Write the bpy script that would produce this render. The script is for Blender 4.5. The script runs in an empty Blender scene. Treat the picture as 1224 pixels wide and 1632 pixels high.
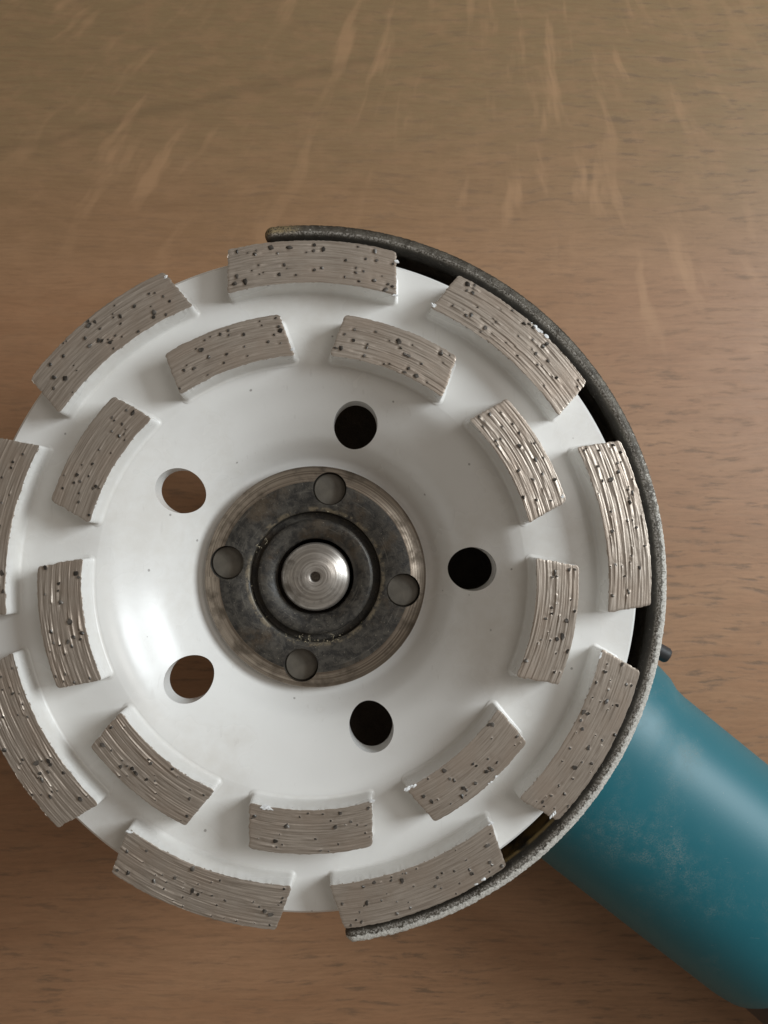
import bpy, bmesh, math, random
import numpy as np
from mathutils import Vector, Matrix, Quaternion

# ------------------------------------------------------------------ camera, world, light
S = 0.001                      # all dimensions below are in millimetres
ZW = 90.0                      # height of the segment faces above the table
sc = bpy.context.scene
col = sc.collection
F = 1320 / 1632                # focal length as a fraction of the picture height
DIST = 151.0                   # camera to the segment plane

cam = bpy.data.cameras.new('camera')
cam.sensor_fit = 'VERTICAL'
cam.sensor_height = 24
cam.sensor_width = 18
cam.lens = 24 * F
cam.clip_start = 0.005
cam.clip_end = 50
cam.dof.use_dof = True
cam.dof.focus_distance = (DIST + 4) * S
cam.dof.aperture_fstop = 26
cam_ob = bpy.data.objects.new('camera', cam)
col.objects.link(cam_ob)
down_cam = Vector(((560 - 612) / 1320, -(868 - 816) / 1320, -1)).normalized()
q = down_cam.rotation_difference(Vector((0, 0, -1)))
wheel_ray = q @ Vector(((496.5 - 612) / 1320, -(924.5 - 816) / 1320, -1))
t = DIST / -wheel_ray.z
cam_ob.rotation_mode = 'QUATERNION'
cam_ob.rotation_quaternion = q
cam_ob.location = (Vector((0, 0, ZW)) - wheel_ray * t) * S
sc.camera = cam_ob

world = bpy.data.worlds.new('World')
sc.world = world
world.use_nodes = True
bg = world.node_tree.nodes['Background']
bg.inputs[0].default_value = (1.0, 0.88, 0.745, 1)
bg.inputs[1].default_value = 0.19

AZ, EL, LD = math.radians(18), math.radians(31), 0.70
lamp = bpy.data.lights.new('window_light', 'AREA')
lamp.shape = 'RECTANGLE'
lamp.size = 0.27
lamp.size_y = 0.33
lamp.energy = 4.45
lamp.color = (0.885, 0.955, 1.0)
lamp_ob = bpy.data.objects.new('window_light', lamp)
col.objects.link(lamp_ob)
tgt = Vector((0, 0, 0.07))
ld = Vector((math.cos(EL) * math.cos(AZ), math.cos(EL) * math.sin(AZ), math.sin(EL)))
lamp_ob.location = tgt + ld * LD
lamp_ob.rotation_mode = 'QUATERNION'
lamp_ob.rotation_quaternion = (-ld).to_track_quat('-Z', 'Y')

# weak lamp higher up on this side, added for a second shadow edge
AZ2, EL2, LD2 = math.radians(24), math.radians(64), 0.85
lamp2 = bpy.data.lights.new('upper_light', 'AREA')
lamp2.shape = 'RECTANGLE'
lamp2.size = 0.22
lamp2.size_y = 0.26
lamp2.energy = 0.65
lamp2.color = (1.0, 0.965, 0.93)
lamp2_ob = bpy.data.objects.new('upper_light', lamp2)
col.objects.link(lamp2_ob)
ld2 = Vector((math.cos(EL2) * math.cos(AZ2), math.cos(EL2) * math.sin(AZ2), math.sin(EL2)))
lamp2_ob.location = tgt + ld2 * LD2
lamp2_ob.rotation_mode = 'QUATERNION'
lamp2_ob.rotation_quaternion = (-ld2).to_track_quat('-Z', 'Y')

sc.render.engine = 'CYCLES'
sc.view_settings.view_transform = 'Standard'
sc.view_settings.look = 'None'
sc.view_settings.gamma = 1
sc.view_settings.exposure = 0.0

rng = np.random.default_rng(7)
random.seed(7)
R = math.radians


# ------------------------------------------------------------------ material helpers
class NT:
    def __init__(self, name):
        self.m = bpy.data.materials.new(name)
        self.m.use_nodes = True
        self.t = self.m.node_tree
        self.b = self.t.nodes['Principled BSDF']

    def n(self, typ, **kw):
        nd = self.t.nodes.new(typ)
        for k, v in kw.items():
            setattr(nd, k, v)
        return nd

    def link(self, a, b):
        self.t.links.new(a, b)

    def val(self, sock, v):
        if isinstance(v, bpy.types.NodeSocket):
            self.link(v, sock)
        else:
            sock.default_value = v

    def mm(self):                                   # object coordinates in mm
        c = self.n('ShaderNodeTexCoord')
        v = self.n('ShaderNodeVectorMath', operation='SCALE')
        self.link(c.outputs['Object'], v.inputs[0])
        v.inputs['Scale'].default_value = 1000
        return v.outputs[0]

    def uvmm(self):
        return self.n('ShaderNodeUVMap', uv_map='grind').outputs[0]

    def scale(self, vec, s):
        m = self.n('ShaderNodeMapping')
        self.link(vec, m.inputs[0])
        m.inputs['Scale'].default_value = s
        return m.outputs[0]

    def noise(self, vec, scale, detail=3, rough=0.55, dist=0.0):
        nd = self.n('ShaderNodeTexNoise')
        self.link(vec, nd.inputs['Vector'])
        nd.inputs['Scale'].default_value = scale
        nd.inputs['Detail'].default_value = detail
        nd.inputs['Roughness'].default_value = rough
        nd.inputs['Distortion'].default_value = dist
        return nd.outputs[0]

    def math(self, op, a, b=0.0, c=None, clamp=False):
        nd = self.n('ShaderNodeMath', operation=op, use_clamp=clamp)
        self.val(nd.inputs[0], a)
        self.val(nd.inputs[1], b)
        if c is not None:
            self.val(nd.inputs[2], c)
        return nd.outputs[0]

    def ramp(self, x, lo, hi, a=0.0, b=1.0):
        nd = self.n('ShaderNodeMapRange', interpolation_type='SMOOTHSTEP')
        self.val(nd.inputs[0], x)
        nd.inputs[1].default_value = lo
        nd.inputs[2].default_value = hi
        nd.inputs[3].default_value = a
        nd.inputs[4].default_value = b
        return nd.outputs[0]

    def mix(self, f, a, b):
        nd = self.n('ShaderNodeMix', data_type='RGBA')
        self.val(nd.inputs[0], f)
        for s, v in ((nd.inputs[6], a), (nd.inputs[7], b)):
            self.val(s, v if isinstance(v, bpy.types.NodeSocket) else (*v, 1))
        return nd.outputs[2]

    def bump(self, h, strength, dist_mm, prev=None):
        nd = self.n('ShaderNodeBump')
        nd.inputs['Strength'].default_value = strength
        nd.inputs['Distance'].default_value = dist_mm * S
        self.link(h, nd.inputs['Height'])
        if prev is not None:
            self.link(prev, nd.inputs['Normal'])
        return nd.outputs[0]

    def sep(self, vec):
        nd = self.n('ShaderNodeSeparateXYZ')
        self.link(vec, nd.inputs[0])
        return nd.outputs

    def comb(self, x, y, z=0.0):
        nd = self.n('ShaderNodeCombineXYZ')
        for i, v in enumerate((x, y, z)):
            self.val(nd.inputs[i], v)
        return nd.outputs[0]

    def set(self, color=None, rough=None, metal=None, normal=None, spec=None, coat=None):
        b = self.b
        if color is not None:
            self.val(b.inputs['Base Color'], color if isinstance(color, bpy.types.NodeSocket) else (*color, 1))
        if rough is not None:
            self.val(b.inputs['Roughness'], rough)
        if metal is not None:
            self.val(b.inputs['Metallic'], metal)
        if normal is not None:
            self.link(normal, b.inputs['Normal'])
        if spec is not None:
            b.inputs['Specular IOR Level'].default_value = spec
        if coat is not None:
            b.inputs['Coat Weight'].default_value = coat
            b.inputs['Coat Roughness'].default_value = 0.25
        return self.m


def mat_oak():
    k = NT('oak_table')
    p = k.mm()
    x, y, z = k.sep(p)
    # broad tone of the board
    tone = k.noise(k.scale(p, (0.006, 0.03, 1)), 1.0, 3)
    tone2 = k.noise(k.scale(p, (0.018, 0.20, 1)), 1.0, 4, 0.6)
    c = k.mix(k.ramp(tone, 0.3, 0.7), (0.365, 0.190, 0.099), (0.430, 0.240, 0.132))
    c = k.mix(k.ramp(tone2, 0.35, 0.7, 0, 0.40), c, (0.295, 0.155, 0.080))
    olive_vignette = k.ramp(k.math('MULTIPLY_ADD', k.noise(k.scale(p, (0.01, 0.02, 1)), 1.0, 2), 60.0, y), 80, 185, 0, 0.9)  # camera vignette and haze put into the wood colour towards the back
    c = k.mix(olive_vignette, c, (0.262, 0.182, 0.092))
    # continuous fibre along the grain
    warp = k.noise(k.scale(p, (0.02, 0.05, 1)), 1.0, 2)
    yw = k.math('MULTIPLY_ADD', warp, 6.0, y)
    fib = k.noise(k.comb(k.math('MULTIPLY', x, 0.075), k.math('MULTIPLY', yw, 1.15)), 1.0, 5, 0.68)
    c = k.mix(k.ramp(fib, 0.38, 0.70, 0, 0.42), c, (0.225, 0.128, 0.068))
    fine = k.noise(k.comb(k.math('MULTIPLY', x, 0.30), k.math('MULTIPLY', yw, 3.0)), 1.0, 4, 0.7)
    c = k.mix(k.ramp(fine, 0.40, 0.72, 0, 0.30), c, (0.21, 0.122, 0.066))
    mot = k.noise(k.scale(p, (0.10, 0.22, 1)), 1.0, 5, 0.65)
    c = k.mix(k.ramp(mot, 0.42, 0.68, 0, 0.30), c, (0.400, 0.230, 0.125))
    # open pores: soft dashes, denser towards the right and front
    pore = k.noise(k.comb(k.math('MULTIPLY', x, 0.085), k.math('MULTIPLY', yw, 0.55)), 1.0, 5, 0.68)
    pmask = k.noise(k.scale(p, (0.012, 0.018, 1)), 1.0, 2)
    dens = k.math('MULTIPLY', k.ramp(pmask, 0.30, 0.62, 0.30, 0.70), k.ramp(k.math('SUBTRACT', x, k.math('MULTIPLY', y, 0.9)), -190, 60, 0.30, 1.0))
    pores = k.math('MULTIPLY', k.ramp(pore, 0.52, 0.66), dens)
    c = k.mix(pores, c, (0.150, 0.098, 0.062))
    # pale medullary ray flecks fanning out of the heart of the board
    dx = k.math('SUBTRACT', x, 52.0)
    dy = k.math('SUBTRACT', 275.0, y)
    ang = k.math('ARCTAN2', dx, dy)
    rad = k.math('SQRT', k.math('ADD', k.math('MULTIPLY', dx, dx), k.math('MULTIPLY', dy, dy)))
    angw = k.math('MULTIPLY_ADD', k.noise(k.scale(p, (0.05, 0.05, 1)), 1.0, 2), 0.035, ang)
    ray = k.noise(k.comb(k.math('MULTIPLY', angw, 24.0), k.math('MULTIPLY', rad, 0.034)), 1.0, 3.0, 0.5)
    rmask = k.math('MULTIPLY', k.ramp(rad, 260, 190, 0, 1), k.ramp(y, 20, 80, 0, 1))
    rmask = k.math('MULTIPLY', rmask, k.ramp(k.noise(k.scale(p, (0.02, 0.02, 1)), 1.0, 1), 0.38, 0.6, 0.25, 1))
    rays = k.math('MULTIPLY', k.ramp(ray, 0.53, 0.70, 0, 0.52), rmask)
    c = k.mix(rays, c, (0.48, 0.285, 0.155))
    # one dark growth line wandering across the board
    ln = k.math('SUBTRACT', y, k.math('MULTIPLY_ADD', x, 0.268, 147.0))
    ln = k.math('MULTIPLY_ADD', k.math('SUBTRACT', k.noise(k.scale(p, (0.03, 0.0, 1)), 1.0, 3), 0.5), 9.0, ln)
    brk = k.noise(k.scale(p, (0.05, 0.05, 1)), 1.0, 2)
    lm = k.math('MULTIPLY', k.ramp(k.math('ABSOLUTE', ln), 2.4, 0.2, 0, 0.22), k.ramp(brk, 0.25, 0.5, 0.3, 1))
    lm = k.math('MULTIPLY', lm, k.ramp(x, 60, 0))
    c = k.mix(lm, c, (0.13, 0.085, 0.048))
    hgt = k.math('SUBTRACT', 1.0, k.math('ADD', pores, k.ramp(fib, 0.4, 0.8, 0, 0.4)))
    nrm = k.bump(hgt, 0.25, 0.08)
    return k.set(c, k.ramp(pore, 0.4, 0.75, 0.44, 0.55), 0, nrm, 0.38)


def mat_white_paint():
    k = NT('white_enamel')
    p = k.mm()
    n1 = k.noise(p, 0.09, 3)
    c = k.mix(n1, (0.735, 0.722, 0.692), (0.785, 0.773, 0.747))
    dust = k.noise(p, 0.035, 4, 0.6)
    c = k.mix(k.ramp(k.math('MULTIPLY_ADD', k.noise(p, 0.5, 4, 0.7), 0.3, dust), 0.60, 0.86, 0, 0.40), c, (0.60, 0.56, 0.50))
    scr = k.noise(k.scale(p, (0.9, 0.12, 0.5)), 1.0, 2, 0.5)
    c = k.mix(k.math('MULTIPLY', k.ramp(scr, 0.66, 0.74, 0, 0.20), k.ramp(n1, 0.45, 0.6)), c, (0.50, 0.47, 0.43))
    v = k.n('ShaderNodeTexVoronoi', feature='F1')
    k.link(p, v.inputs['Vector'])
    v.inputs['Scale'].default_value = 0.26
    keep = k.math('GREATER_THAN', k.sep(v.outputs['Color'])[0], 0.72)
    sp = k.math('MULTIPLY', k.ramp(k.math('MULTIPLY_ADD', k.noise(p, 2.5, 2), 0.06, v.outputs['Distance']), 0.115, 0.075), keep)
    c = k.mix(k.math('MULTIPLY', sp, 0.6), c, (0.12, 0.10, 0.085))
    peel = k.noise(p, 0.55, 2)
    nrm = k.bump(peel, 0.12, 0.10)
    nrm = k.bump(k.noise(p, 5.0, 2), 0.06, 0.03, nrm)
    return k.set(c, k.ramp(dust, 0.3, 0.7, 0.18, 0.34), 0, nrm, 0.5)


def mat_sintered():
    k = NT('sintered_metal')
    p = k.mm()
    uv = k.uvmm()
    st = k.noise(k.scale(uv, (0.13, 3.2, 1)), 1.0, 4, 0.7)
    pat = k.noise(p, 0.12, 3)
    c = k.mix(k.ramp(st, 0.28, 0.72), (0.265, 0.217, 0.175), (0.51, 0.445, 0.38))
    c = k.mix(k.ramp(pat, 0.4, 0.7, 0, 0.55), c, (0.37, 0.295, 0.235))
    fine = k.noise(k.scale(uv, (0.45, 9, 1)), 1.0, 2)
    nrm = k.bump(st, 0.55, 0.10)
    nrm = k.bump(fine, 0.4, 0.05, nrm)
    return k.set(c, k.ramp(st, 0.3, 0.75, 0.46, 0.32), 0.55, nrm)


def mat_grit():
    k = NT('diamond_grit')
    p = k.mm()
    c = k.mix(k.ramp(k.noise(p, 0.7, 1), 0.42, 0.62), (0.045, 0.039, 0.033), (0.13, 0.115, 0.10))
    return k.set(c, 0.34, 0.25)


def mat_dark_steel():
    k = NT('oily_dark_steel')
    p = k.mm()
    x, y, z = k.sep(p)
    r = k.math('SQRT', k.math('ADD', k.math('MULTIPLY', x, x), k.math('MULTIPLY', y, y)))
    ang = k.math('ARCTAN2', y, x)
    g = k.noise(p, 0.55, 6, 0.72, 0.4)
    c = k.mix(k.ramp(g, 0.36, 0.66), (0.028, 0.026, 0.024), (0.082, 0.073, 0.060))
    rust = k.noise(p, 0.15, 5, 0.65)
    c = k.mix(k.ramp(rust, 0.50, 0.70, 0, 0.55), c, (0.105, 0.072, 0.042))
    arc = k.noise(k.comb(k.math('MULTIPLY', r, 2.4), k.math('MULTIPLY', ang, 1.3)), 1.0, 3, 0.6)
    c = k.mix(k.ramp(arc, 0.58, 0.74, 0, 0.5), c, (0.17, 0.155, 0.13))
    sp = k.noise(p, 2.0, 3, 0.7)
    c = k.mix(k.ramp(sp, 0.63, 0.72, 0, 0.75), c, (0.27, 0.24, 0.19))
    # dry dust along the lips of the groove
    lip = k.math('MULTIPLY', k.ramp(k.math('ABSOLUTE', k.math('SUBTRACT', r, 13.6)), 0.7, 0.1), k.ramp(k.noise(p, 0.5, 4, 0.7), 0.44, 0.60))
    c = k.mix(k.math('MULTIPLY', lip, 0.6), c, (0.25, 0.20, 0.13))
    nrm = k.bump(g, 0.5, 0.2)
    nrm = k.bump(sp, 0.35, 0.10, nrm)
    return k.set(c, k.ramp(g, 0.3, 0.7, 0.38, 0.6), 0.35, nrm)


def mat_turned(name, a, b, freq, rough):
    k = NT(name)
    p = k.mm()
    x, y, z = k.sep(p)
    r = k.math('SQRT', k.math('ADD', k.math('MULTIPLY', x, x), k.math('MULTIPLY', y, y)))
    ang = k.math('ARCTAN2', y, x)
    v = k.comb(k.math('MULTIPLY', r, freq), k.math('MULTIPLY', ang, 0.35))
    rings = k.noise(v, 1.0, 3, 0.65)
    c = k.mix(k.ramp(rings, 0.32, 0.7), a, b)
    dirt = k.noise(p, 0.22, 4, 0.6)
    c = k.mix(k.ramp(dirt, 0.46, 0.70, 0, 0.75), c, (0.085, 0.066, 0.048))
    nrm = k.bump(rings, 0.6, 0.10)
    return k.set(c, k.ramp(dirt, 0.4, 0.7, rough, rough + 0.22), 0.85, nrm)


def mat_guard():
    k = NT('dusty_guard_steel')
    p = k.mm()
    x, y, z = k.sep(p)
    r = k.math('SQRT', k.math('ADD', k.math('MULTIPLY', x, x), k.math('MULTIPLY', y, y)))
    g = k.noise(p, 0.35, 4, 0.6)
    base = k.mix(k.ramp(g, 0.3, 0.7), (0.050, 0.042, 0.032), (0.125, 0.110, 0.088))
    sp = k.noise(p, 1.3, 5, 0.75)
    fine = k.noise(p, 3.0, 3, 0.7)
    base = k.mix(k.ramp(sp, 0.58, 0.70, 0, 0.55), base, (0.27, 0.245, 0.21))
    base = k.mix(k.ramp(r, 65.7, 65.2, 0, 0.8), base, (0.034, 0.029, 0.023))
    # rubbed bright along the inner edge of the lip
    rub = k.math('MULTIPLY', k.ramp(k.math('ABSOLUTE', k.math('SUBTRACT', r, 65.9)), 0.45, 0.1), k.ramp(fine, 0.42, 0.60))
    rub = k.math('MULTIPLY', rub, k.ramp(z, -6.2, -5.5))
    base = k.mix(k.math('MULTIPLY', rub, 0.8), base, (0.46, 0.43, 0.39))
    # cement dust caked on the lower half of the rim, thickest outside
    low = k.ramp(y, 48, -28)
    out = k.ramp(r, 65.7, 67.5, 0.05, 1.15)
    cake = k.math('ADD', k.math('MULTIPLY', low, out), k.math('MULTIPLY', k.math('SUBTRACT', sp, 0.5), 1.8))
    cake = k.math('ADD', cake, k.math('MULTIPLY', k.math('SUBTRACT', fine, 0.5), 0.9))
    cake = k.math('MULTIPLY', k.ramp(cake, 0.26, 0.60, 0, 0.95), k.ramp(z, -9.0, -6.6))
    dustc = k.mix(k.ramp(fine, 0.35, 0.65), (0.42, 0.40, 0.36), (0.68, 0.655, 0.60))
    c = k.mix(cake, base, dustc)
    # pale tan rub at the upper tip
    tipm = k.math('MULTIPLY', k.math('MULTIPLY', k.ramp(x, -1.5, -5.5), k.ramp(y, 50, 55)), k.ramp(fine, 0.36, 0.56))
    c = k.mix(k.math('MULTIPLY', k.math('MULTIPLY', tipm, 0.8), k.ramp(r, 65.6, 66.4)), c, (0.40, 0.31, 0.17))
    # ochre splash inside the skirt
    oc = k.math('MULTIPLY', k.ramp(y, -42, -46), k.ramp(x, 28, 33))
    oc = k.math('MULTIPLY', oc, k.ramp(k.noise(p, 0.12, 3), 0.38, 0.50))
    oc = k.math('MULTIPLY', oc, k.math('MULTIPLY', k.ramp(z, -6.9, -7.6), k.ramp(z, -19, -14)))
    c = k.mix(k.math('MULTIPLY', oc, 0.9), c, (0.42, 0.29, 0.12))
    nrm = k.bump(sp, 0.7, 0.25)
    nrm = k.bump(g, 0.4, 0.3, nrm)
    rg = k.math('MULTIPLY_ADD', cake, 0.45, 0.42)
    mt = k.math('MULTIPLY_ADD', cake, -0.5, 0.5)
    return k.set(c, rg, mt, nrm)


def mat_teal():
    k = NT('teal_plastic')
    p = k.mm()
    n = k.noise(p, 0.05, 3)
    c = k.mix(n, (0.010, 0.128, 0.165), (0.014, 0.150, 0.190))
    d = k.noise(p, 0.045, 3, 0.5, 0.3)
    d2 = k.noise(p, 3.6, 2, 0.6)
    d3 = k.noise(p, 0.35, 3, 0.6)
    dm = k.math('MULTIPLY', k.math('MULTIPLY', k.ramp(d, 0.50, 0.74), k.ramp(d2, 0.34, 0.72)), k.ramp(d3, 0.30, 0.75))
    c = k.mix(k.math('MULTIPLY', dm, 0.60), c, (0.30, 0.31, 0.28))
    c = k.mix(k.ramp(k.noise(p, 1.7, 2, 0.6), 0.72, 0.78, 0, 0.5), c, (0.30, 0.33, 0.31))
    scr = k.noise(k.scale(p, (0.25, 2.4, 1.0)), 1.0, 2)
    c = k.mix(k.math('MULTIPLY', k.ramp(scr, 0.70, 0.76, 0, 0.35), k.ramp(d3, 0.5, 0.6)), c, (0.20, 0.27, 0.27))
    nrm = k.bump(k.noise(p, 3.0, 2), 0.12, 0.05)
    return k.set(c, k.math('MULTIPLY_ADD', dm, 0.3, 0.44), 0, nrm, 0.5)


def mat_plain(name, c, rough, metal=0.0, amp=0.3):
    k = NT(name)
    p = k.mm()
    n = k.noise(p, 0.3, 4, 0.6)
    cc = k.mix(n, tuple(v * (1 - amp) for v in c), tuple(min(1, v * (1 + amp)) for v in c))
    return k.set(cc, rough, metal, k.bump(k.noise(p, 1.5, 3), 0.3, 0.1))


M = dict(oak=mat_oak(), white=mat_white_paint(), sinter=mat_sintered(), grit=mat_grit(),
         nut=mat_dark_steel(), bevel=mat_turned('turned_steel', (0.155, 0.120, 0.090), (0.40, 0.335, 0.270), 3.5, 0.36),
         spindle=mat_turned('spindle_steel', (0.34, 0.31, 0.28), (0.62, 0.585, 0.54), 2.6, 0.30),
         guard=mat_guard(), teal=mat_teal(),
         black=mat_plain('black_rubber', (0.022, 0.022, 0.023), 0.5),
         gear=mat_plain('cast_housing', (0.030, 0.029, 0.028), 0.6, 0.2),
         lint=mat_plain('pale_lint', (0.34, 0.29, 0.20), 0.9),
         paintchip=mat_plain('paint_flake', (0.82, 0.83, 0.83), 0.5, 0, 0.05))


# ------------------------------------------------------------------ mesh helpers
def obj(name, verts, faces, mats, parent=None, loc=(0, 0, 0), midx=None, smooth=True, sharp=40):
    me = bpy.data.meshes.new(name)
    me.from_pydata([(v[0] * S, v[1] * S, v[2] * S) for v in verts], [], faces)
    return obj_me(name, me, mats, parent, loc, midx, smooth, sharp)


def obj_me(name, me, mats, parent=None, loc=(0, 0, 0), midx=None, smooth=True, sharp=40):
    for m in (mats if isinstance(mats, (list, tuple)) else [mats]):
        me.materials.append(m)
    if midx is not None:
        me.polygons.foreach_set('material_index', midx)
    bm = bmesh.new()
    bm.from_mesh(me)
    bmesh.ops.recalc_face_normals(bm, faces=bm.faces)
    bm.to_mesh(me)
    bm.free()
    me.polygons.foreach_set('use_smooth', [smooth] * len(me.polygons))
    if smooth:
        me.set_sharp_from_angle(angle=R(sharp))
    me.update()
    o = bpy.data.objects.new(name, me)
    col.objects.link(o)
    o.location = tuple(v * S for v in loc)
    o.parent = parent
    return o


def lathe(profile, n=192, a0=0.0, a1=2 * math.pi, closed_profile=True):
    """surface of revolution of a (r, z) polygon, with the profile segment index for each face"""
    full = abs(a1 - a0 - 2 * math.pi) < 1e-6
    cnt = n if full else n + 1
    V, Fc, seg = [], [], []
    m = len(profile)
    for i in range(cnt):
        a = a0 + (a1 - a0) * i / n
        for r, z in profile:
            V.append((r * math.cos(a), r * math.sin(a), z))
    for i in range(n):
        j = (i + 1) % cnt
        for k in range(m if closed_profile else m - 1):
            l = (k + 1) % m
            Fc.append((i * m + k, j * m + k, j * m + l, i * m + l))
            seg.append(k)
    if not full and closed_profile:
        Fc.append(tuple(range(m)))
        Fc.append(tuple((cnt - 1) * m + k for k in reversed(range(m))))
        seg += [0, 0]
    return V, Fc, seg


def smooth_profile(pts, steps=6):
    """Catmull-Rom through (r, z) points"""
    out = []
    P = [pts[0]] + list(pts) + [pts[-1]]
    for i in range(1, len(P) - 2):
        for s in range(steps):
            u = s / steps
            o = []
            for d in range(2):
                p0, p1, p2, p3 = P[i - 1][d], P[i][d], P[i + 1][d], P[i + 2][d]
                o.append(0.5 * (2 * p1 + (p2 - p0) * u + (2 * p0 - 5 * p1 + 4 * p2 - p3) * u * u
                                + (3 * p1 - p0 - 3 * p2 + p3) * u ** 3))
            out.append(tuple(o))
    out.append(pts[-1])
    return out


def cut(o, cutters):
    """drill holes: subtract each cutter mesh, then throw the cutter away"""
    for V, Fc in cutters:
        me = bpy.data.meshes.new('drill')
        me.from_pydata([tuple(c * S for c in v) for v in V], [], Fc)
        bm = bmesh.new(); bm.from_mesh(me)
        bmesh.ops.recalc_face_normals(bm, faces=bm.faces)
        bm.to_mesh(me); bm.free()
        c = bpy.data.objects.new('drill', me)
        col.objects.link(c)
        c.location = o.location
        md = o.modifiers.new('drill', 'BOOLEAN')
        md.operation = 'DIFFERENCE'
        md.solver = 'EXACT'
        md.object = c
        bpy.context.view_layer.update()
        dg = bpy.context.evaluated_depsgraph_get()
        new = bpy.data.meshes.new_from_object(o.evaluated_get(dg))
        o.modifiers.clear()
        old = o.data
        o.data = new
        bpy.data.meshes.remove(old)
        bpy.data.objects.remove(c)
        bpy.data.meshes.remove(me)
    o.data.set_sharp_from_angle(angle=R(38))


def cyl(cx, cy, r, z0, z1, n=48, r1=None):
    r1 = r if r1 is None else r1
    V = [(cx + r * math.cos(2 * math.pi * i / n), cy + r * math.sin(2 * math.pi * i / n), z0) for i in range(n)]
    V += [(cx + r1 * math.cos(2 * math.pi * i / n), cy + r1 * math.sin(2 * math.pi * i / n), z1) for i in range(n)]
    Fc = [(i, (i + 1) % n, n + (i + 1) % n, n + i) for i in range(n)]
    Fc += [tuple(reversed(range(n))), tuple(range(n, 2 * n))]
    return V, Fc


# ------------------------------------------------------------------ the table
n = 2
V = [(-900, -900, 0), (900, -900, 0), (900, 900, 0), (-900, 900, 0),
     (-900, -900, -28), (900, -900, -28), (900, 900, -28), (-900, 900, -28)]
table = obj('table_top', V, [(0, 1, 2, 3), (7, 6, 5, 4), (0, 4, 5, 1), (1, 5, 6, 2), (2, 6, 7, 3), (3, 7, 4, 0)],
            M['oak'], smooth=False)
table['kind'] = 'structure'
table['label'] = 'brown oak table top with pale ray flecks under the angle grinder'

# ------------------------------------------------------------------ the grinder
grinder = bpy.data.objects.new('angle_grinder', None)
col.objects.link(grinder)
grinder.empty_display_size = 0.02
grinder['label'] = 'teal angle grinder lying wheel up with a white segmented cup wheel'
grinder['category'] = 'angle grinder'

# ---- cup wheel body
H = 5.7                       # segment height
RC = 61.9
top_prof = [(RC, -H - 0.5), (RC - 0.5, -H), (52, -H), (44, -H), (40.6, -H - 0.15)]
slope = smooth_profile([(40.6, -H - 0.15), (38.0, -H - 1.0), (35.0, -H - 2.9), (31.0, -H - 5.6),
                        (27.8, -H - 8.8), (25.6, -H - 12.1), (24.2, -H - 13.8), (22.9, -H - 14.5)], 6)
prof = top_prof[:-1] + slope + [(11.2, -H - 14.5)]
under = [(11.2, -H - 18.0), (24, -H - 18.0), (29.5, -H - 13.5), (34.5, -H - 8.6), (40.0, -H - 5.0), (RC - 0.6, -H - 4.4), (RC, -H - 3.9)]
V, Fc, seg = lathe(prof + under, 288)
wheel = obj('cup_wheel', V, Fc, M['white'], grinder, (0, 0, ZW))
wheel['label'] = 'white enamelled steel cup of the diamond grinding wheel'
holes = []
for a in (75.0, 3.0, -69.0, -141.0, 147.0):
    rr = 31.0
    holes.append(cyl(rr * math.cos(R(a)), rr * math.sin(R(a)), 4.3, -40, 0, 56))
cut(wheel, holes)


# ---- diamond segments
def bnoise(rs, n, lo, hi):
    return rs.uniform(lo, hi, n)


def value_noise1(rs, xs, period):
    k = int((xs.max() - xs.min()) / period) + 4
    g = rs.uniform(-1, 1, k)
    p = (xs - xs.min()) / period
    i = p.astype(int)
    f = p - i
    f = f * f * (3 - 2 * f)
    return g[i] * (1 - f) + g[i + 1] * f


def ico():
    bm = bmesh.new()
    bmesh.ops.create_icosphere(bm, subdivisions=1, radius=1)
    v = np.array([w.co[:] for w in bm.verts])
    f = [tuple(x.index for x in fc.verts) for fc in bm.faces]
    bm.free()
    return v, f


ICO_V, ICO_F = ico()


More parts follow.
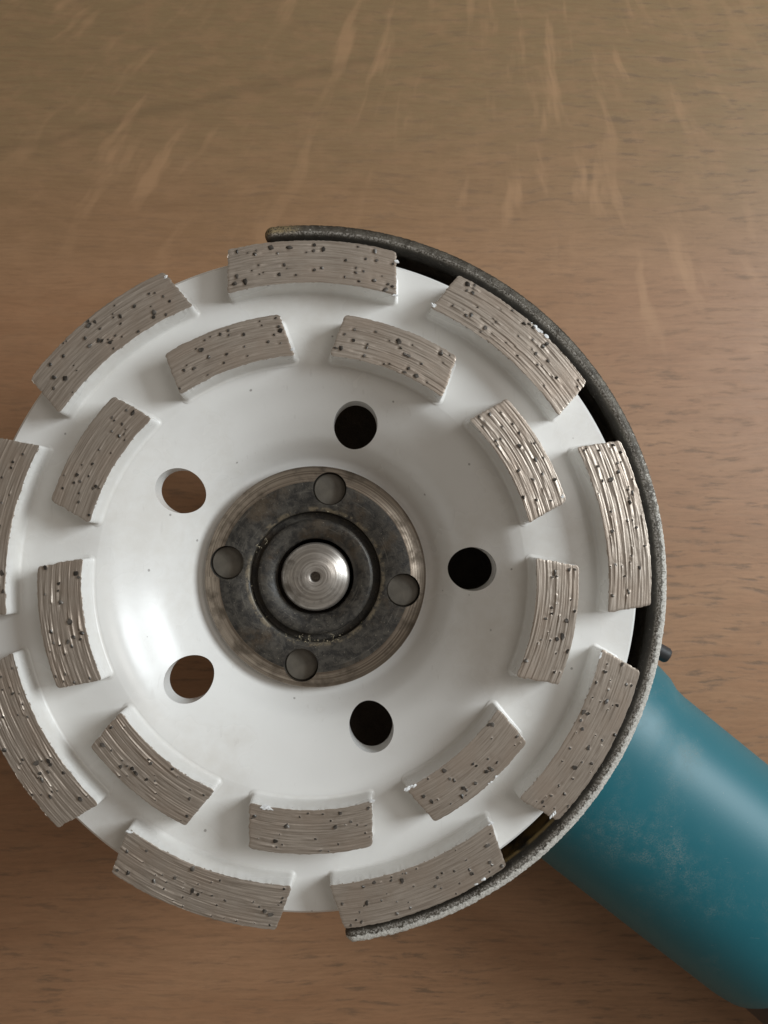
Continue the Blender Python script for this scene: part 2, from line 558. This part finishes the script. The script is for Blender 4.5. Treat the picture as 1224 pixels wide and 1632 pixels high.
def make_segment(theta, Ri, Ro, w, seed, rough=1.0, ngrit=42, chips=(), outer=True):
    rs = np.random.default_rng(seed)
    NU, NV = (150, 84) if outer else (110, 84)
    rm = 0.5 * (Ri + Ro)
    u = np.linspace(-1, 1, NU)
    v = np.linspace(0, 1, NV)
    U, Vv = np.meshgrid(u, v, indexing='ij')
    th = Ro - Ri
    rc = 0.5
    d = np.minimum(Vv, 1 - Vv) * th
    q_ = np.clip(rc - d, 0, rc)
    wv = w - (rc - np.sqrt(np.maximum(rc * rc - q_ * q_, 0)))
    # ragged ends and sides
    e0 = value_noise1(rs, v * th, 0.35) * 0.09 + value_noise1(rs, v * th, 1.3) * 0.08
    e1 = value_noise1(rs, v * th, 0.35) * 0.09 + value_noise1(rs, v * th, 1.3) * 0.08
    X = U * wv + np.where(U < 0, e0[None, :] * (-U) ** 6, e1[None, :] * U ** 6)
    s0 = value_noise1(rs, u * w, 0.45) * 0.06 + value_noise1(rs, u * w, 2.5) * 0.05
    s1 = value_noise1(rs, u * w, 0.45) * 0.06 + value_noise1(rs, u * w, 2.5) * 0.05
    yi = np.sqrt(Ri ** 2 - np.minimum(X ** 2, Ri ** 2)) + s0[:, None]
    yo = np.sqrt(Ro ** 2 - np.minimum(X ** 2, Ro ** 2)) + s1[:, None]
    Y = yi + (yo - yi) * Vv
    X0 = U * wv                                        # clean outline for the painted walls
    Y0 = np.sqrt(Ri ** 2 - X0 ** 2) * (1 - Vv) + np.sqrt(Ro ** 2 - X0 ** 2) * Vv - rm
    rr = np.sqrt(X ** 2 + Y ** 2) + 0.012 * X          # grinding marks run round the wheel
    Z = np.zeros_like(X)
    # streaks
    cnt = int(150 * (w / 15.5) * rough)
    for _ in range(cnt):
        u0, r0 = rs.uniform(-w, w), rs.uniform(Ri, Ro)
        L = rs.uniform(2.0, 9.0)
        wd = rs.uniform(0.07, 0.17)
        amp = rs.choice([-1, 1]) * rs.uniform(0.012, 0.045) * (0.4 + 0.6 * rough)
        dx = (X - u0) / L
        m = np.abs(dx) < 1
        e = np.where(m, (1 - dx ** 2) ** 0.6 if False else np.sqrt(np.maximum(1 - dx ** 2, 0)), 0)
        Z += amp * e * np.exp(-((rr - r0) / wd) ** 2)
    # grit with a protected ridge behind each grain
    grains = []
    for _ in range(ngrit):
        for _try in range(20):
            u0, f0 = rs.uniform(-0.97, 0.97) * w, rs.uniform(0.04, 0.96)
            if rs.random() < 0.10 and grains:
                g = grains[rs.integers(len(grains))]
                u0 = np.clip(g[0] + rs.normal(0, 0.9), -w * 0.97, w * 0.97)
                f0 = np.clip(g[1] + rs.normal(0, 0.05), 0.04, 0.96)
            if all(abs(g[0] - u0) > 0.5 or abs(g[1] - f0) * th > 0.5 for g in grains):
                break
        gr = 0.18 + 0.36 * rs.random() ** 1.7
        y0 = math.sqrt(Ri ** 2 - min(u0 ** 2, Ri ** 2)) * (1 - f0) + math.sqrt(Ro ** 2 - u0 ** 2) * f0
        r0 = math.hypot(u0, y0) + 0.012 * u0
        L = rs.uniform(1.2, 4.5) * (0.5 + 0.5 * rough)
        dx = (X - u0) / L
        tail = np.where((dx > -0.02) & (dx < 1), (1 - np.clip(dx, 0, 1)) ** 0.8, 0)
        Z += tail * rs.uniform(0.07, 0.17) * (0.45 + 0.55 * rough) * np.exp(-((rr - r0) / (gr * 0.62)) ** 2)
        # a shallow pit just ahead of the grain
        Z -= 0.04 * np.exp(-(((X - u0 + 0.45) / 0.35) ** 2 + ((rr - r0) / (gr * 1.3)) ** 2))
        grains.append((u0, f0, gr, y0))
    Z += (value_noise1(rs, u * w, 6.0) * 0.05)[:, None]
    edge = np.minimum(np.minimum(Vv, 1 - Vv) * th, (1 - np.abs(U)) * w)
    Z -= 0.07 * np.exp(-edge / 0.08) * rs.uniform(0.5, 1.0, Z.shape)
    Y -= rm
    verts = [tuple(a) for a in np.stack([X.ravel(), Y.ravel(), Z.ravel()], 1)]
    idx = np.arange(NU * NV).reshape(NU, NV)
    faces, mi = [], []
    for i in range(NU - 1):
        for j in range(NV - 1):
            faces.append((int(idx[i, j]), int(idx[i + 1, j]), int(idx[i + 1, j + 1]), int(idx[i, j + 1])))
            mi.append(0)
    uvs = {}
    for k_, (a, b) in enumerate(zip(X.ravel(), rr.ravel())):
        uvs[k_] = (a, b)
    # walls, painted, running into the cup with a soft fillet
    loop = [int(idx[i, 0]) for i in range(0, NU)] + [int(idx[NU - 1, j]) for j in range(1, NV)] + \
           [int(idx[i, NV - 1]) for i in range(NU - 2, -1, -1)] + [int(idx[0, j]) for j in range(NV - 2, 0, -1)]
    P = np.array([verts[i] for i in loop])
    sm = np.stack([X0.ravel()[loop], Y0.ravel()[loop]], 1)
    for _ in range(3):
        sm = (np.roll(sm, 1, 0) + 2 * sm + np.roll(sm, -1, 0)) / 4
    tg = np.roll(sm, -1, 0) - np.roll(sm, 1, 0)
    nr = np.stack([tg[:, 1], -tg[:, 0]], 1)
    nr /= np.linalg.norm(nr, axis=1)[:, None]
    rad = np.hypot(sm[:, 0], sm[:, 1] + rm)
    rows = [(-0.35, 0.04), (-2.6, 0.10), (-H + 0.7, 0.15), (-H + 0.35, 0.20), (-H + 0.15, 0.32), (-H + 0.04, 0.50), (-H - 0.03, 0.75)]
    prev = loop
    wob2 = value_noise1(rs, np.arange(len(loop)) * 0.2, 0.5)
    wob = value_noise1(rs, np.arange(len(loop)) * 0.2, 2.0)
    for ri, (z, off) in enumerate(rows):
        base = sm if ri > 0 else 0.5 * (P[:, :2] + sm)
        fl = np.clip((RC - 0.7 - rad) / 2.0, 0, 1) if outer else np.ones(len(loop))
        o_ = off * fl * (1 + 0.05 * wob) - 0.35 * (1 - fl)
        Q = base + nr * o_[:, None]
        start = len(verts)
        verts += [(float(a), float(b), z) for a, b in Q]
        cur = list(range(start, start + len(loop)))
        for i in range(len(loop)):
            j = (i + 1) % len(loop)
            faces.append((prev[i], prev[j], cur[j], cur[i]))
            mi.append(1 if ri > 0 or wob2[i] < 0.75 else 0)
        prev = cur
    faces.append(tuple(prev))
    mi.append(1)
    # grains
    for (u0, f0, gr, y0) in grains:
        k0 = len(verts)
        j = ICO_V * rs.uniform(0.50, 1.25, (len(ICO_V), 1)) * np.array([rs.uniform(0.8, 1.4), rs.uniform(0.7, 1.2), 0.7])
        j[:, 2] = np.minimum(j[:, 2], rs.uniform(0.25, 0.5) + 0.25 * rs.normal() * j[:, 0])
        for a in j * gr:
            verts.append((float(a[0] + u0), float(a[1] + y0 - rm), float(a[2] + gr * 0.20)))
        for f in ICO_F:
            faces.append(tuple(i + k0 for i in f))
            mi.append(2)
    # flakes of paint hanging over the top edge
    for (cu, cf, cr, nn) in chips:
        for _ in range(nn):
            k0 = len(verts)
            pu = cu * w + rs.normal(0, cr * 0.45)
            pf = cf * th + rs.normal(0, 0.10)
            pf = min(max(pf, 0.0), th)
            pu = float(np.clip(pu, -w - 0.1, w + 0.1))
            y0 = math.sqrt(Ri ** 2 - min(pu ** 2, Ri ** 2)) + pf
            j = ICO_V * rs.uniform(0.35, 1.4, (len(ICO_V), 1)) * rs.uniform(0.18, 0.5) * np.array([1.3, 0.7, 0.35])
            for a in j:
                verts.append((float(a[0] + pu), float(a[1] + y0 - rm), float(a[2] + 0.05)))
            for f in ICO_F:
                faces.append(tuple(i + k0 for i in f))
                mi.append(3)
    me = bpy.data.meshes.new('segment')
    me.from_pydata([(a * S, b * S, c * S) for a, b, c in verts], [], faces)
    uvl = me.uv_layers.new(name='grind')
    li = np.empty(len(me.loops), dtype=np.int32)
    me.loops.foreach_get('vertex_index', li)
    tab = np.zeros((len(verts), 2), dtype=np.float32)
    tab[:NU * NV, 0] = X.ravel() + seed * 13.7
    tab[:NU * NV, 1] = rr.ravel() + seed * 3.1
    uvl.data.foreach_set('uv', tab[li].ravel())
    for m in (M['sinter'], M['white'], M['grit'], M['paintchip']):
        me.materials.append(m)
    me.polygons.foreach_set('material_index', mi)
    me.polygons.foreach_set('use_smooth', [m != 2 and m != 3 for m in mi])
    me.set_sharp_from_angle(angle=R(50))
    me.update()
    o = bpy.data.objects.new('segment', me)
    col.objects.link(o)
    o.parent = wheel
    ct, st = math.cos(R(theta)), math.sin(R(theta))
    o.location = (rm * ct * S, rm * st * S, 0)
    o.rotation_euler = (0, 0, R(theta) - math.pi / 2)
    return o


outer_rough = {90: 0.75, 50: 1.0, 10: 1.15, -30: 0.7, -70: 0.45, -110: 0.9, -150: 1.1, 170: 0.95, 130: 0.55}
outer_chip = {90: [(1.0, 0.0, 0.8, 5), (1.0, 0.8, 0.4, 3)], 50: [(-1.0, 0.1, 0.9, 6), (0.2, 1.0, 2.5, 8)],
              -110: [(0.97, 0.05, 0.8, 6)], -30: [(-0.93, 0.0, 0.6, 3), (0.98, 0.85, 0.7, 5)], -70: [(-1, 0.0, 0.6, 5), (-0.6, 1.0, 2.0, 4)],
              130: [(0.98, 0.9, 0.5, 4)]}
inner_rough = {70: 1.0, 110: 0.7, 30: 1.2, -10: 1.15, -50: 0.45, -90: 0.7, -130: 0.95, -170: 1.15, 150: 0.5}
inner_chip = {-90: [(0.72, 0.03, 1.1, 14), (-0.98, 0.0, 0.5, 4)], -50: [(0.97, 0.02, 0.9, 12), (-0.2, 1.0, 1.5, 5)],
              110: [(1.0, 0.15, 0.6, 4)], 30: [(0.9, 0.95, 0.8, 3)]}
for i, (a, rg) in enumerate(outer_rough.items()):
    make_segment(a, 54.6, 62.5, 15.5, 100 + i, rg, 40, outer_chip.get(a, ()), True)
for i, (a, rg) in enumerate(inner_rough.items()):
    make_segment(a, 41.2, 49.0, 11.0, 200 + i, rg, 26, inner_chip.get(a, ()), False)

# ---- lock nut: chamfered rim, four pin holes, groove, inner ring
ZN = -H - 10.9                # face of the nut relative to the segment faces
np_ = [(22.4, ZN - 3.4), (22.45, ZN - 1.6), (22.2, ZN - 1.2), (19.6, ZN - 0.12), (19.2, ZN), (13.6, ZN + 0.15), (13.2, ZN - 0.1),
       (13.0, ZN - 3.0), (8.2, ZN - 3.0), (8.2, ZN - 6.0), (21.9, ZN - 6.0)]
V, Fc, seg = lathe(np_, 192)
nut = obj('lock_nut', V, Fc, [M['nut'], M['bevel']], grinder, (0, 0, ZW), [1 if s in (0, 1, 2, 3) else 0 for s in seg])
nut['label'] = 'round dark steel lock nut with four pin holes'
cut(nut, [cyl(18.0 * math.cos(R(81 + 90 * k)), 18.0 * math.sin(R(81 + 90 * k)), 3.4, ZN - 3.4, ZN + 3, 40, 3.4) for k in range(4)])
plug = [(3.3, -0.2), (3.1, 0.0), (0.001, 0.05), (0.001, -0.5), (3.3, -0.5)]  # added discs hide the white cup floor; depth shade and grime in their colour
for k in range(4):
    V, Fc, seg = lathe(plug, 40)
    a = R(81 + 90 * k)
    obj('pin_hole_plug', V, Fc, mat_plain('hole_shade_grime', (0.135, 0.118, 0.094), 0.6, 0.0, 0.7) if k == 0 else bpy.data.materials['hole_shade_grime'], nut,
        (18.0 * math.cos(a), 18.0 * math.sin(a), ZN - 2.3))
ir = [(11.6, ZN - 2.9), (11.6, ZN - 0.55), (11.3, ZN - 0.2), (10.9, ZN - 0.1), (8.6, ZN - 0.5), (7.75, ZN - 1.3), (7.6, ZN - 3.0)]
V, Fc, seg = lathe(ir, 160)
bpy.context.view_layer.update()
ring = obj('inner_ring', V, Fc, M['nut'], nut)
sp = [(0.001, ZN - 1.2), (0.85, ZN - 0.2), (1.05, ZN + 1.55), (1.5, ZN + 1.75), (4.0, ZN + 1.25), (6.3, ZN + 0.6), (6.75, ZN + 0.2), (6.9, ZN - 0.4),
      (6.9, ZN - 30), (0.001, ZN - 30)]
V, Fc, seg = lathe(sp, 160)
spindle = obj('spindle', V, Fc, M['spindle'], grinder, (0, 0, ZW))
# lint caught in the groove
rs = np.random.default_rng(31)
V, Fc = [], []
for k in range(12):
    a = R(rs.choice([rs.normal(262, 9), rs.normal(284, 7), rs.normal(158, 6), rs.uniform(0, 360)], p=[0.5, 0.3, 0.1, 0.1]))
    r0 = rs.normal(12.8, 0.7)
    p = np.array([r0 * math.cos(a), r0 * math.sin(a), ZN + rs.uniform(-0.2, 0.35)])
    d = rs.normal(0, 1, 3) * np.array([1, 1, 0.3])
    d /= np.linalg.norm(d)
    rad = rs.uniform(0.02, 0.04)
    L = rs.uniform(0.10, 0.30)
    ringv = []
    for s in range(9):
        sd = np.cross(d, [0, 0, 1.0]); sd /= max(np.linalg.norm(sd), 1e-6)
        up = np.cross(sd, d)
        k0 = len(V)
        for c in range(4):
            V.append(tuple(p + rad * (math.cos(c * math.pi / 2) * sd + math.sin(c * math.pi / 2) * up)))
        if s:
            for c in range(4):
                Fc.append((k0 - 4 + c, k0 - 4 + (c + 1) % 4, k0 + (c + 1) % 4, k0 + c))
        p = p + d * L
        d = d + rs.normal(0, 0.55, 3) * np.array([1, 1, 0.35])
        d /= np.linalg.norm(d)
for k in range(110):                       # crumbs
    a = R(rs.choice([rs.normal(258, 8), rs.normal(284, 9), rs.normal(158, 5), rs.uniform(0, 360)], p=[0.38, 0.32, 0.08, 0.22]))
    r0 = rs.normal(13.1, 0.45)
    k0 = len(V)
    j = ICO_V * rs.uniform(0.4, 1.4, (len(ICO_V), 1)) * 0.14 * rs.random() ** 1.5 * np.array([1.6, 1.0, 0.4]) + rs.normal(0, 0.02, (len(ICO_V), 3))
    zc = ZN + (0.08 if r0 > 13.1 else -1.2)
    for w_ in j:
        V.append((w_[0] + r0 * math.cos(a), w_[1] + r0 * math.sin(a), w_[2] + zc))
    Fc += [tuple(i + k0 for i in f) for f in ICO_F]
lint = obj('lint', V, Fc, M['lint'], nut, smooth=True)
lint['kind'] = 'stuff'

# ---- wheel guard: rolled bead, skirt and back plate, open to the left
A0, A1 = R(-83.2), R(96.7)
ZG = -5.2
bead = [(64.8, ZG - 3.4), (64.7, ZG - 2.6), (65.1, ZG - 1.3), (65.6, ZG - 0.35), (65.8, ZG - 0.12), (66.1, ZG), (67.0, ZG - 0.05), (67.45, ZG - 0.3),
        (67.65, ZG - 1.0), (67.6, ZG - 3.0), (66.8, ZG - 3.7), (65.6, ZG - 3.8)]
bc = np.mean(bead, 0)
V, Fc = [], []
N = 640
m = len(bead)
rs = np.random.default_rng(5)
ends = []
tip = 1.7 / 66.0
angs = [A0 - tip * math.cos(e) for e in np.linspace(0.15, math.pi / 2, 6)][:-1] + list(np.linspace(A0, A1, N)) + \
       [A1 + tip * math.sin(e) for e in np.linspace(0, math.pi / 2 - 0.15, 6)][1:]
wobble = rs.uniform(-0.04, 0.04, (len(angs), m))
crust = np.clip((0.3 - np.sin(np.array(angs))) / 1.2, 0, 1)[:, None] * rs.uniform(-0.2, 1.0, (len(angs), m)) * 0.10
wobble[:, 6:10] += crust[:, 6:10]
for i, a in enumerate(angs):
    f = 1.0
    if a < A0:
        f = math.sqrt(max(0.02, 1 - ((A0 - a) / tip) ** 2))
    if a > A1:
        f = math.sqrt(max(0.02, 1 - ((a - A1) / tip) ** 2))
    for k, (r, z) in enumerate(bead):
        r_ = bc[0] + (r - bc[0]) * f + wobble[i, k]
        z_ = bc[1] + (z - bc[1]) * f + wobble[i, k] * 0.6
        V.append((r_ * math.cos(a), r_ * math.sin(a), z_))
for i in range(len(angs) - 1):
    for k in range(m):
        Fc.append((i * m + k, (i + 1) * m + k, (i + 1) * m + (k + 1) % m, i * m + (k + 1) % m))
Fc.append(tuple(range(m)))
Fc.append(tuple((len(angs) - 1) * m + k for k in reversed(range(m))))
skirt = [(66.0, ZG - 3.2), (67.4, ZG - 3.2), (67.4, -33.5), (66.6, -34.5), (26.0, -34.5), (26.0, -32.8), (65.2, -32.8), (66.0, -32.0)]
V2, F2, seg = lathe(skirt, 160, A0 + 0.004, A1 - 0.004)
k0 = len(V)
V += V2
Fc += [tuple(i + k0 for i in f) for f in F2]
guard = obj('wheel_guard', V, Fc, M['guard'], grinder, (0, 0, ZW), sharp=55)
guard['label'] = 'half round steel guard with a rolled rim caked in grey dust'

# ---- motor housing, gear housing, handle: along the motor axis
PHI = R(-38.5)
AX = Vector((math.cos(PHI), math.sin(PHI), 0))
SIDE = Vector((-math.sin(PHI), math.cos(PHI), 0))
OFF = 4.8                     # the motor axis passes a little beside the spindle
ZA = 28.2


def sweep(stations, n=72, pw=2.25):
    """stations: (s along the axis, half width, half height, z of the axis, sideways shift)"""
    V, Fc = [], []
    for (s, hw, hh, za, sh) in stations:
        for k in range(n):
            a = 2 * math.pi * k / n
            c, si = math.cos(a), math.sin(a)
            px = math.copysign(abs(c) ** (2 / pw), c) * hw
            pz = math.copysign(abs(si) ** (2 / pw), si) * hh
            p = AX * s + SIDE * (px + OFF + sh)
            V.append((p.x, p.y, za + pz))
    for i in range(len(stations) - 1):
        for k in range(n):
            l = (k + 1) % n
            Fc.append((i * n + k, i * n + l, (i + 1) * n + l, (i + 1) * n + k))
    Fc.append(tuple(reversed(range(n))))
    Fc.append(tuple((len(stations) - 1) * n + k for k in range(n)))
    return V, Fc


st = [(38.0, 27.0, 26.5, ZA, 1.6), (39.5, 28.5, 27.6, ZA, 1.6), (46.0, 28.3, 28.0, ZA, 1.0), (81.5, 28.3, 28.0, ZA, 1.0), (84.6, 28.0, 27.9, ZA, 0.8),
      (87.6, 27.4, 27.6, ZA, 0.2), (91.0, 27.2, 27.4, ZA, 0), (125.0, 26.9, 27.3, ZA, 0), (140.5, 26.7, 27.2, ZA, 0), (144.0, 26.3, 26.9, ZA, 0), (145.5, 25.4, 26.0, ZA, 0)]
V, Fc = sweep(st)
motor = obj('motor_housing', V, Fc, M['teal'], grinder, sharp=50)
motor['label'] = 'teal plastic motor housing with dusty scuffs'
st = [(144.5, 24.6, 25.2, ZA, 0), (160, 25.4, 25.0, ZA, 0), (200, 24.5, 24.0, ZA - 2, 0), (270, 24.0, 24.0, ZA - 4, 0), (278, 21, 21, ZA - 4, 0)]
V, Fc = sweep(st)
handle = obj('rear_handle', V, Fc, M['black'], grinder, sharp=50)
st = [(-24, 12, 14, 27, -OFF), (-22, 20, 20, 25, -OFF), (-14, 25, 24, 25, -OFF), (0, 26, 24.5, 25.5, -OFF), (20, 27, 25, 26, 0), (38.5, 29, 26, ZA, 0)]
V, Fc = sweep(st, 64, 2.6)
gear = obj('gear_housing', V, Fc, M['gear'], grinder, sharp=50)
neck = [(22.0, 40.0), (22.0, ZW - 36.0), (20.5, ZW - 35.0), (8.0, ZW - 34.6), (8.0, 40.0)]
V, Fc, seg = lathe(neck, 96)
obj('spindle_neck', V, Fc, M['gear'], grinder)

# clamp screw of the guard, sticking out beside the gear head
scr = [(0.001, 0), (1.2, 0), (1.2, 24), (2.1, 24.2), (1.9, 24.5), (1.9, 28.0), (1.6, 28.5), (0.001, 28.6)]
V, Fc, seg = lathe(scr, 32)
screw = obj('clamp_screw', V, Fc, M['black'], grinder, (57.6, -6.4, 45.5))
screw.rotation_euler = Vector((0.87, -0.48, 0)).to_track_quat('Z', 'Y').to_euler()
